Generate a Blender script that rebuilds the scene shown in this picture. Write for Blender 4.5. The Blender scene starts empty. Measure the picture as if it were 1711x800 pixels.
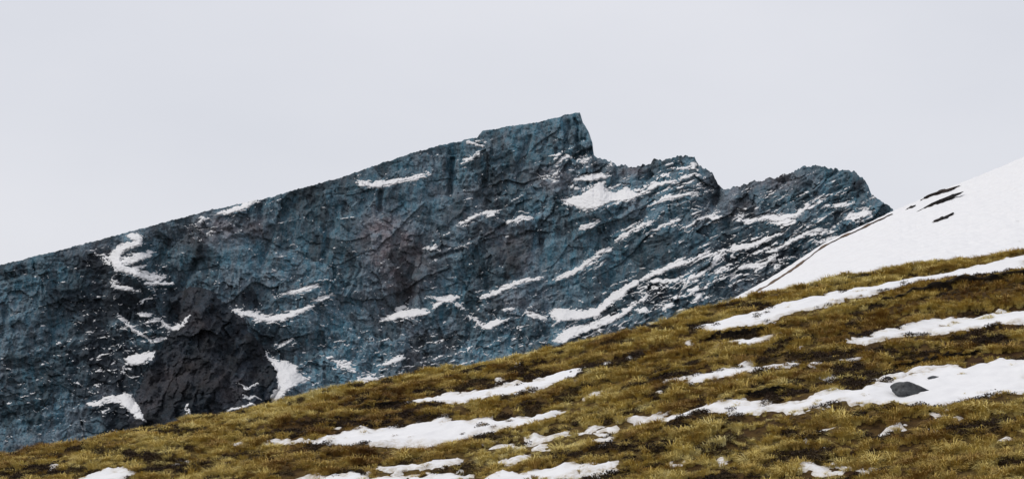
import bpy, bmesh, math, random
import numpy as np

# ------------------------------------------------------------------ camera, sky, sun, exposure
FOC, CX, HOR = 3400.0, 855.5, 640.0          # focal length in photo pixels, centre column, level line
scene = bpy.context.scene
cam_d = bpy.data.cameras.new("camera")
cam = bpy.data.objects.new("camera", cam_d)
scene.collection.objects.link(cam)
scene.camera = cam
cam.location = (0, 0, 0)
cam.rotation_euler = (math.radians(90), 0, 0)
cam_d.sensor_width = 36.0
cam_d.lens = FOC / 1711.0 * 36.0
cam_d.shift_y = (HOR - 400.0) / 1711.0
cam_d.clip_start = 0.5
cam_d.clip_end = 60000

SUN_EL, SUN_AZ = math.radians(52), math.radians(-98)    # azimuth from +Y (view direction), + to the right
world = bpy.data.worlds.new("World")
scene.world = world
world.use_nodes = True
wn, wl = world.node_tree.nodes, world.node_tree.links
wn.clear()
w_out = wn.new("ShaderNodeOutputWorld")
w_bg = wn.new("ShaderNodeBackground")
w_sky = wn.new("ShaderNodeTexSky")
w_sky.sky_type = 'NISHITA'
w_sky.sun_disc = False
w_sky.sun_elevation = SUN_EL
w_sky.sun_rotation = SUN_AZ
w_sc = wn.new("ShaderNodeVectorMath"); w_sc.operation = 'SCALE'; w_sc.inputs['Scale'].default_value = 0.10
wl.new(w_sky.outputs[0], w_sc.inputs[0])
w_tc = wn.new("ShaderNodeTexCoord")
w_ns = wn.new("ShaderNodeTexNoise")
w_ns.inputs['Scale'].default_value = 3.2
w_ns.inputs['Detail'].default_value = 5.0
w_ns.inputs['Roughness'].default_value = 0.5
w_mp = wn.new("ShaderNodeMapping"); w_mp.inputs['Scale'].default_value = (1, 1, 2.2)
wl.new(w_tc.outputs['Generated'], w_mp.inputs[0]); wl.new(w_mp.outputs[0], w_ns.inputs['Vector'])
w_rp = wn.new("ShaderNodeValToRGB")
w_rp.color_ramp.elements[0].position = 0.30; w_rp.color_ramp.elements[0].color = (0.715, 0.73, 0.79, 1)
w_rp.color_ramp.elements[1].position = 0.72; w_rp.color_ramp.elements[1].color = (0.80, 0.805, 0.855, 1)
wl.new(w_ns.outputs['Fac'], w_rp.inputs[0])
w_mx = wn.new("ShaderNodeMix"); w_mx.data_type = 'RGBA'; w_mx.inputs[0].default_value = 0.93
wl.new(w_sc.outputs[0], w_mx.inputs[6]); wl.new(w_rp.outputs[0], w_mx.inputs[7])
wl.new(w_mx.outputs[2], w_bg.inputs['Color'])
w_bg.inputs['Strength'].default_value = 1.0
wl.new(w_bg.outputs[0], w_out.inputs[0])

sun_d = bpy.data.lights.new("sun", 'SUN')
sun_d.energy = 1.5
sun_d.angle = math.radians(10)
sun_d.color = (1.0, 0.955, 0.88)
sun = bpy.data.objects.new("sun", sun_d)
scene.collection.objects.link(sun)
sd = np.array([math.sin(SUN_AZ) * math.cos(SUN_EL), math.cos(SUN_AZ) * math.cos(SUN_EL), math.sin(SUN_EL)])
from mathutils import Vector
sun.rotation_euler = Vector(sd).to_track_quat('Z', 'Y').to_euler()
sun.location = (0, 0, 300)

vs = scene.view_settings
vs.view_transform = 'Standard'
vs.look = 'None'
vs.exposure = 0.0
vs.gamma = 1.0
vs.use_curve_mapping = False
scene.cycles.max_bounces = 5
scene.cycles.diffuse_bounces = 3
scene.cycles.use_denoising = True
scene.cycles.denoiser = 'OPENIMAGEDENOISE'
scene.cycles.denoising_input_passes = 'RGB_ALBEDO_NORMAL'
scene.cycles.denoising_prefilter = 'ACCURATE'

rng = np.random.default_rng(11)
random.seed(5)

# ------------------------------------------------------------------ numpy noise and shape helpers
def perlin(x, y, seed=0):
    x = np.asarray(x, dtype=np.float64); y = np.asarray(y, dtype=np.float64)
    xi = np.floor(x).astype(np.int64); yi = np.floor(y).astype(np.int64)
    xf = x - xi; yf = y - yi
    u = xf * xf * xf * (xf * (xf * 6 - 15) + 10); v = yf * yf * yf * (yf * (yf * 6 - 15) + 10)
    def g(ix, iy, dx, dy):
        h = (ix * 374761393 + iy * 668265263 + seed * 974634777 + 1013904223) & 0xffffffff
        h = ((h ^ (h >> 13)) * 1274126177) & 0xffffffff
        h = ((h ^ (h >> 16)) * 2246822519) & 0xffffffff
        h = h ^ (h >> 15)
        a = h.astype(np.float64) * (2 * math.pi / 4294967296.0)
        return np.cos(a) * dx + np.sin(a) * dy
    a = g(xi, yi, xf, yf); b = g(xi + 1, yi, xf - 1, yf)
    c = g(xi, yi + 1, xf, yf - 1); d = g(xi + 1, yi + 1, xf - 1, yf - 1)
    return ((a + (b - a) * u) * (1 - v) + (c + (d - c) * u) * v) * 1.45

def fbm(x, y, seed=0, octs=4, gain=0.5, lac=2.03):
    s = 0; a = 1.0; f = 1.0
    for i in range(octs):
        s = s + a * perlin(x * f + 17.3 * i, y * f - 9.1 * i, seed + i); a *= gain; f *= lac
    return s

def ridged(x, y, seed=0, octs=4, gain=0.5):
    s = 0; a = 1.0; f = 1.0
    for i in range(octs):
        n = 1 - np.abs(perlin(x * f + 5.7 * i, y * f + 3.3 * i, seed + i)) * 1.6
        s = s + a * n; a *= gain; f *= 2.07
    return s

def hash01(ix, iy, seed):
    h = (ix * 374761393 + iy * 668265263 + seed * 974634777 + 362437) & 0xffffffff
    h = ((h ^ (h >> 13)) * 1274126177) & 0xffffffff
    h = ((h ^ (h >> 16)) * 2246822519) & 0xffffffff
    h = h ^ (h >> 15)
    return h.astype(np.float64) / 4294967296.0

def facets(x, y, seed, tilt):
    """broken rock: every cell is a plane of its own tilt and height; also a tone that goes with the cell"""
    xi = np.floor(x).astype(np.int64); yi = np.floor(y).astype(np.int64)
    best = np.full(x.shape, 1e9); hgt = np.zeros(x.shape); tone = np.zeros(x.shape)
    for dx in (-1, 0, 1):
        for dy in (-1, 0, 1):
            cx, cy = xi + dx, yi + dy
            qx, qy = x - (cx + hash01(cx, cy, seed)), y - (cy + hash01(cx, cy, seed + 1))
            d = np.abs(qx) * 0.6 + np.abs(qy) * 0.6 + np.hypot(qx, qy) * 0.5
            n = d < best
            best = np.where(n, d, best)
            h = hash01(cx, cy, seed + 2) - 0.5 + tilt * ((hash01(cx, cy, seed + 3) - 0.5) * qx + (hash01(cx, cy, seed + 4) - 0.5) * qy)
            hgt = np.where(n, h, hgt); tone = np.where(n, hash01(cx, cy, seed + 5), tone)
    return hgt, tone

def smooth(a, b, x):
    t = np.clip((x - a) / (b - a), 0, 1)
    return t * t * (3 - 2 * t)

def sdf_poly(pts, X, Y):
    d = np.full(X.shape, 1e18); s = np.ones(X.shape)
    n = len(pts)
    for i in range(n):
        ax, ay = pts[i]; bx, by = pts[i - 1]
        ex, ey = bx - ax, by - ay
        wx, wy = X - ax, Y - ay
        t = np.clip((wx * ex + wy * ey) / (ex * ex + ey * ey + 1e-12), 0, 1)
        qx, qy = wx - ex * t, wy - ey * t
        d = np.minimum(d, qx * qx + qy * qy)
        c1 = Y >= ay; c2 = Y < by; c3 = ex * wy > ey * wx
        s = np.where((c1 & c2 & c3) | (~c1 & ~c2 & ~c3), -s, s)
    return s * np.sqrt(d)

def sdf_line(pts, X, Y):
    d = np.full(X.shape, 1e9)
    for (ax, ay, ar), (bx, by, br) in zip(pts[:-1], pts[1:]):
        ex, ey = bx - ax, by - ay
        t = np.clip(((X - ax) * ex + (Y - ay) * ey) / (ex * ex + ey * ey + 1e-12), 0, 1)
        d = np.minimum(d, np.hypot(X - ax - ex * t, Y - ay - ey * t) - (ar + (br - ar) * t))
    return d

def sdf_shape(shape, X, Y):
    """a shape is a list of pieces: ('p', points) an area or ('l', points with half widths) a band"""
    d = np.full(X.shape, 1e9)
    for kind, pts in shape:
        d = np.minimum(d, sdf_poly(pts, X, Y) if kind == 'p' else sdf_line(pts, X, Y))
    return d

def bounds(shape, m):
    xs = []; ys = []
    for kind, pts in shape:
        for p in pts:
            r = p[2] if kind == 'l' else 0
            xs += [p[0] - r, p[0] + r]; ys += [p[1] - r, p[1] + r]
    return min(xs) - m, max(xs) + m, min(ys) - m, max(ys) + m

def blur(a, r):
    """three box blurs along both axes, edges held"""
    for _ in range(2):
        for ax in (0, 1):
            pad = [(0, 0), (0, 0)]; pad[ax] = (r + 1, r)
            c = np.cumsum(np.pad(a, pad, mode='edge'), axis=ax)
            n = a.shape[ax]
            if ax == 0: a = (c[2 * r + 1:2 * r + 1 + n] - c[:n]) / (2 * r + 1)
            else: a = (c[:, 2 * r + 1:2 * r + 1 + n] - c[:, :n]) / (2 * r + 1)
    return a

# ------------------------------------------------------------------ mesh and tagging helpers
COL = scene.collection
def mesh_from(verts, quads, shade_smooth=True):
    verts = np.asarray(verts, dtype=np.float32).reshape(-1, 3)
    quads = np.asarray(quads, dtype=np.int32)
    k = quads.shape[1]
    me = bpy.data.meshes.new("mesh")
    me.vertices.add(len(verts)); me.vertices.foreach_set("co", verts.ravel())
    me.loops.add(quads.size); me.loops.foreach_set("vertex_index", quads.ravel())
    me.polygons.add(len(quads))
    me.polygons.foreach_set("loop_start", np.arange(0, quads.size, k, dtype=np.int32))
    me.update(calc_edges=True)
    me.validate()
    if shade_smooth: me.polygons.foreach_set("use_smooth", np.ones(len(me.polygons), dtype=bool))
    return me

def grid_quads(nr, nc, keep=None):
    i = np.arange(nr * nc).reshape(nr, nc)
    q = np.stack([i[:-1, :-1], i[1:, :-1], i[1:, 1:], i[:-1, 1:]], -1)
    if keep is not None:
        k = keep[:-1, :-1] | keep[1:, :-1] | keep[1:, 1:] | keep[:-1, 1:]
        q = q[k]
    return q.reshape(-1, 4)

def compact(verts, quads):
    used = np.unique(quads)
    remap = np.full(len(verts), -1); remap[used] = np.arange(len(used))
    return verts[used], remap[quads]

def add_obj(name, me, mat, parent=None, **props):
    me.name = name
    o = bpy.data.objects.new(name, me)
    COL.objects.link(o)
    if mat: me.materials.append(mat)
    if parent: o.parent = parent
    for k, v in props.items(): o[k] = v
    return o

def set_attr(me, name, vals):
    a = me.attributes.new(name, 'FLOAT', 'POINT')
    a.data.foreach_set("value", np.asarray(vals, dtype=np.float32).ravel())

# ------------------------------------------------------------------ materials
def new_mat(name):
    m = bpy.data.materials.new(name); m.use_nodes = True
    nt = m.node_tree; nt.nodes.clear()
    out = nt.nodes.new("ShaderNodeOutputMaterial")
    b = nt.nodes.new("ShaderNodeBsdfPrincipled")
    nt.links.new(b.outputs[0], out.inputs[0])
    return m, nt, b

def nd(nt, t, **kw):
    n = nt.nodes.new(t)
    for k, v in kw.items():
        if k in n.inputs: n.inputs[k].default_value = v
        else: setattr(n, k, v)
    return n

def noise(nt, vec, scale, detail=4, rough=0.55, mapscale=None, rot=None):
    if mapscale is not None:
        mp = nt.nodes.new("ShaderNodeMapping"); mp.inputs['Scale'].default_value = mapscale
        if rot is not None: mp.inputs['Rotation'].default_value = rot
        nt.links.new(vec, mp.inputs[0]); vec = mp.outputs[0]
    n = nd(nt, "ShaderNodeTexNoise", Scale=scale, Detail=detail, Roughness=rough)
    nt.links.new(vec, n.inputs['Vector'])
    return n.outputs['Fac']

def ramp(nt, fac, stops):
    r = nt.nodes.new("ShaderNodeValToRGB"); e = r.color_ramp.elements
    while len(e) < len(stops): e.new(0.5)
    for el, (p, c) in zip(e, stops):
        el.position = p; el.color = (c[0], c[1], c[2], 1) if not np.isscalar(c) else (c, c, c, 1)
    nt.links.new(fac, r.inputs[0])
    return r.outputs[0]

def mix(nt, fac, a, b, blend='MIX'):
    m = nt.nodes.new("ShaderNodeMix"); m.data_type = 'RGBA'; m.blend_type = blend
    for sock, v in ((m.inputs[0], fac), (m.inputs[6], a), (m.inputs[7], b)):
        if hasattr(v, 'is_output'): nt.links.new(v, sock)
        elif np.isscalar(v): sock.default_value = v
        else: sock.default_value = (v[0], v[1], v[2], 1)
    return m.outputs[2]

def bump(nt, bsdf, height, strength, dist):
    b = nd(nt, "ShaderNodeBump", Strength=strength, Distance=dist)
    nt.links.new(height, b.inputs['Height']); nt.links.new(b.outputs[0], bsdf.inputs['Normal'])

def rock_material(name, cool, teal, warm, pale, black, use_attr=True, size=1.0):
    m, nt, b = new_mat(name)
    pos = nt.nodes.new("ShaderNodeNewGeometry").outputs['Position']
    s = 1.0 / size
    big = noise(nt, pos, 0.018 * s, 3)
    mid = noise(nt, pos, 0.085 * s, 5, 0.62)
    streak = noise(nt, pos, 0.20 * s, 6, 0.66, (1, 1, 0.22))
    fine = noise(nt, pos, 0.55 * s, 5, 0.68)
    c = mix(nt, ramp(nt, streak, [(0.38, 0.0), (0.62, 1.0)]), cool, teal)
    if use_attr:
        at = nd(nt, "ShaderNodeAttribute", attribute_name="tint").outputs['Fac']
        mm = nd(nt, "ShaderNodeMath", operation='MULTIPLY')
        nt.links.new(at, mm.inputs[0]); nt.links.new(ramp(nt, mid, [(0.3, 0.35), (0.65, 1.0)]), mm.inputs[1])
        wf = mm.outputs[0]
    else:
        wf = ramp(nt, big, [(0.42, 0.0), (0.6, 0.9)])
    c = mix(nt, wf, c, warm)
    c = mix(nt, ramp(nt, fine, [(0.52, 0.0), (0.74, 0.75)]), c, pale)
    blot = noise(nt, pos, 0.05 * s, 6, 0.66, (1, 1, 0.6))
    c = mix(nt, ramp(nt, blot, [(0.32, 0.85), (0.45, 0.0)]), c, black)
    c = mix(nt, ramp(nt, streak, [(0.28, 0.6), (0.38, 0.0)]), c, black)
    c = mix(nt, ramp(nt, fine, [(0.33, 0.85), (0.45, 0.0)]), c, black)
    if use_attr:
        tn = ramp(nt, nd(nt, "ShaderNodeAttribute", attribute_name="tone").outputs['Fac'], [(0.18, 0.42), (0.5, 0.95), (0.85, 1.35)])
        c = mix(nt, 1.0, c, tn, 'MULTIPLY')
        c = mix(nt, nd(nt, "ShaderNodeAttribute", attribute_name="shade_dark").outputs['Fac'], c, black)  # blend to black where shade is painted in
    nt.links.new(c, b.inputs['Base Color'])
    b.inputs['Roughness'].default_value = 0.82
    b.inputs['Specular IOR Level'].default_value = 0.25
    bump(nt, b, fine, 0.8, 1.2 * size)
    return m

M_ROCK = rock_material("cliff_rock", (0.130, 0.176, 0.212), (0.056, 0.152, 0.212), (0.176, 0.148, 0.162), (0.28, 0.31, 0.325), (0.014, 0.019, 0.027))
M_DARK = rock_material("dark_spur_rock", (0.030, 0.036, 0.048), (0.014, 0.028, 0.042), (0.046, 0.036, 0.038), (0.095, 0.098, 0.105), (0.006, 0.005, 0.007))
M_STONE = rock_material("boulder_rock", (0.070, 0.078, 0.088), (0.055, 0.068, 0.078), (0.08, 0.074, 0.068), (0.16, 0.165, 0.17), (0.02, 0.022, 0.026), False, 0.1)
M_OUT = rock_material("slope_rock", (0.030, 0.026, 0.026), (0.024, 0.026, 0.03), (0.04, 0.028, 0.022), (0.07, 0.06, 0.055), (0.012, 0.010, 0.010), False, 0.2)

def snow_material(name, scale, amp, rim=False):
    m, nt, b = new_mat(name)
    pos = nt.nodes.new("ShaderNodeNewGeometry").outputs['Position']
    n1 = noise(nt, pos, scale, 5, 0.6)
    n2 = noise(nt, pos, scale * 7, 4, 0.6)
    c = ramp(nt, n1, [(0.3, (0.69, 0.69, 0.705)), (0.62, (0.75, 0.75, 0.76))])
    c = mix(nt, ramp(nt, n2, [(0.62, 0.0), (0.85, 0.35)]), c, (0.62, 0.58, 0.53))
    if rim:                                             # melting margin: grit and dead grass frozen into thin snow
        at = nd(nt, "ShaderNodeAttribute", attribute_name="rim").outputs['Fac']
        n3 = noise(nt, pos, scale * 4, 4, 0.65)
        mm = nd(nt, "ShaderNodeMath", operation='MULTIPLY')
        nt.links.new(at, mm.inputs[0]); nt.links.new(ramp(nt, n3, [(0.40, 0.1), (0.62, 0.8)]), mm.inputs[1])
        c = mix(nt, mm.outputs[0], c, (0.36, 0.29, 0.19))
    nt.links.new(c, b.inputs['Base Color'])
    b.inputs['Roughness'].default_value = 0.7
    b.inputs['Specular IOR Level'].default_value = 0.2
    bump(nt, b, n1, 0.5, amp)
    return m
M_SNOW_FAR = snow_material("mountain_snow", 0.12, 1.0)
M_SNOW = snow_material("slope_snow", 1.1, 0.12)
M_SNOW_EDGE = snow_material("hillside_snow", 1.1, 0.12, True)

def turf_material():
    m, nt, b = new_mat("turf")
    pos = nt.nodes.new("ShaderNodeNewGeometry").outputs['Position']
    a = noise(nt, pos, 0.16, 5, 0.6); f = noise(nt, pos, 3.0, 5, 0.7)
    c = ramp(nt, a, [(0.32, (0.050, 0.026, 0.011)), (0.48, (0.10, 0.062, 0.020)), (0.66, (0.16, 0.115, 0.035))])
    c = mix(nt, ramp(nt, f, [(0.4, 0.75), (0.56, 0.0)]), c, (0.030, 0.017, 0.009))
    nt.links.new(c, b.inputs['Base Color'])
    b.inputs['Roughness'].default_value = 0.95; b.inputs['Specular IOR Level'].default_value = 0.1
    bump(nt, b, f, 1.0, 0.15)
    return m
M_TURF = turf_material()

def plain_noise_material(name, c0, c1, scale, rough=0.9, bd=0.1):
    m, nt, b = new_mat(name)
    pos = nt.nodes.new("ShaderNodeNewGeometry").outputs['Position']
    f = noise(nt, pos, scale, 5, 0.65)
    nt.links.new(ramp(nt, f, [(0.35, c0), (0.65, c1)]), b.inputs['Base Color'])
    b.inputs['Roughness'].default_value = rough; b.inputs['Specular IOR Level'].default_value = 0.15
    bump(nt, b, f, 0.8, bd)
    return m
M_PEAT = plain_noise_material("wet_peat", (0.007, 0.006, 0.005), (0.028, 0.020, 0.013), 2.5)
M_DIRT = plain_noise_material("bare_dirt", (0.050, 0.030, 0.020), (0.17, 0.115, 0.075), 1.0)
M_VALLEY = plain_noise_material("valley_scrub", (0.03, 0.028, 0.02), (0.07, 0.06, 0.035), 0.02)

def blade_material(name, stops, s_big, s_mid):
    """dry grass: colour differs by patch of hillside and from tuft to tuft"""
    m, nt, b = new_mat(name)
    oi = nt.nodes.new("ShaderNodeObjectInfo")
    pos = nt.nodes.new("ShaderNodeNewGeometry").outputs['Position']
    big = noise(nt, pos, s_big, 3, 0.5); mid = noise(nt, pos, s_mid, 3, 0.6, (0.55, 1, 1))
    a = nd(nt, "ShaderNodeMath", operation='MULTIPLY_ADD'); a.inputs[1].default_value = 0.22
    nt.links.new(oi.outputs['Random'], a.inputs[0]); nt.links.new(big, a.inputs[2])
    a2 = nd(nt, "ShaderNodeMath", operation='MULTIPLY_ADD'); a2.inputs[1].default_value = 0.75
    nt.links.new(mid, a2.inputs[0]); nt.links.new(a.outputs[0], a2.inputs[2])
    a3 = nd(nt, "ShaderNodeMath", operation='ADD'); a3.inputs[1].default_value = -0.485
    nt.links.new(a2.outputs[0], a3.inputs[0])
    nt.links.new(ramp(nt, a3.outputs[0], stops), b.inputs['Base Color'])
    b.inputs['Roughness'].default_value = 0.75; b.inputs['Specular IOR Level'].default_value = 0.2
    return m
M_GRASS = blade_material("dry_tussock", [(0.20, (0.14, 0.068, 0.020)), (0.34, (0.31, 0.190, 0.052)), (0.48, (0.50, 0.365, 0.100)), (0.62, (0.63, 0.51, 0.175)), (0.85, (0.76, 0.67, 0.34))], 0.10, 0.55)
M_HEATH = blade_material("dark_heather", [(0.2, (0.012, 0.007, 0.005)), (0.5, (0.032, 0.018, 0.009)), (0.8, (0.075, 0.052, 0.020))], 0.2, 0.8)

# ------------------------------------------------------------------ the mountain: outline and depth
RIDGE = [(-760, 650), (-300, 520), (0, 443), (165, 401), (250, 378), (355, 350), (440, 333), (500, 315), (560, 300), (640, 272), (700, 252),
         (760, 238), (798, 229), (806, 219), (850, 211), (905, 203), (945, 192), (969, 188), (974, 205), (984, 222), (990, 240), (992, 260), (1010, 268),
         (1030, 275), (1060, 279), (1085, 275), (1091, 267), (1115, 266), (1133, 260), (1160, 263), (1168, 275), (1190, 288), (1200, 305),
         (1212, 319), (1235, 310), (1265, 302), (1310, 292), (1345, 279), (1370, 277), (1400, 283), (1430, 288), (1444, 300), (1456, 325),
         (1480, 340), (1494, 351), (1560, 395), (1700, 450), (2150, 520)]
RX, RY = np.array(RIDGE).T
CREST = [(-900, 925), (0, 754), (165, 720), (350, 693), (500, 656), (680, 629), (800, 605), (925, 575), (1100, 530), (1240, 491), (1330, 473), (1400, 461),
         (1500, 447), (1572, 437), (1711, 412), (2700, 230)]
KX, KY = np.array(CREST).T
def ridge(px):
    r = np.interp(px, RX, RY)
    rough = np.interp(px, [0, 760, 810, 990, 1000, 1500], [1.3, 1.6, 1.2, 1.2, 3.2, 3.0])
    return r + rough * (0.9 * perlin(px / 13.0, px * 0 + 3.3, 4) + 0.8 * perlin(px / 5.0, px * 0 + 1.3, 5) + 0.5 * perlin(px / 2.3, px * 0 + 7.7, 6))
def crest(px): return np.interp(px, KX, KY)
_yx = np.arange(-760, 2160, 5.0); _yk = np.hanning(61); _yk /= _yk.sum()
_yv = np.convolve(np.pad(np.interp(_yx, [-760, 165, 800, 1000, 1200, 1370, 1494, 2150], [2080, 2010, 1985, 1940, 1860, 1800, 1745, 1600]), 30, mode='edge'), _yk, mode='valid')
def y_ridge(px): return np.interp(px, _yx, _yv)
KM = 0.575                                                   # metres per photo pixel out there

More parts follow.
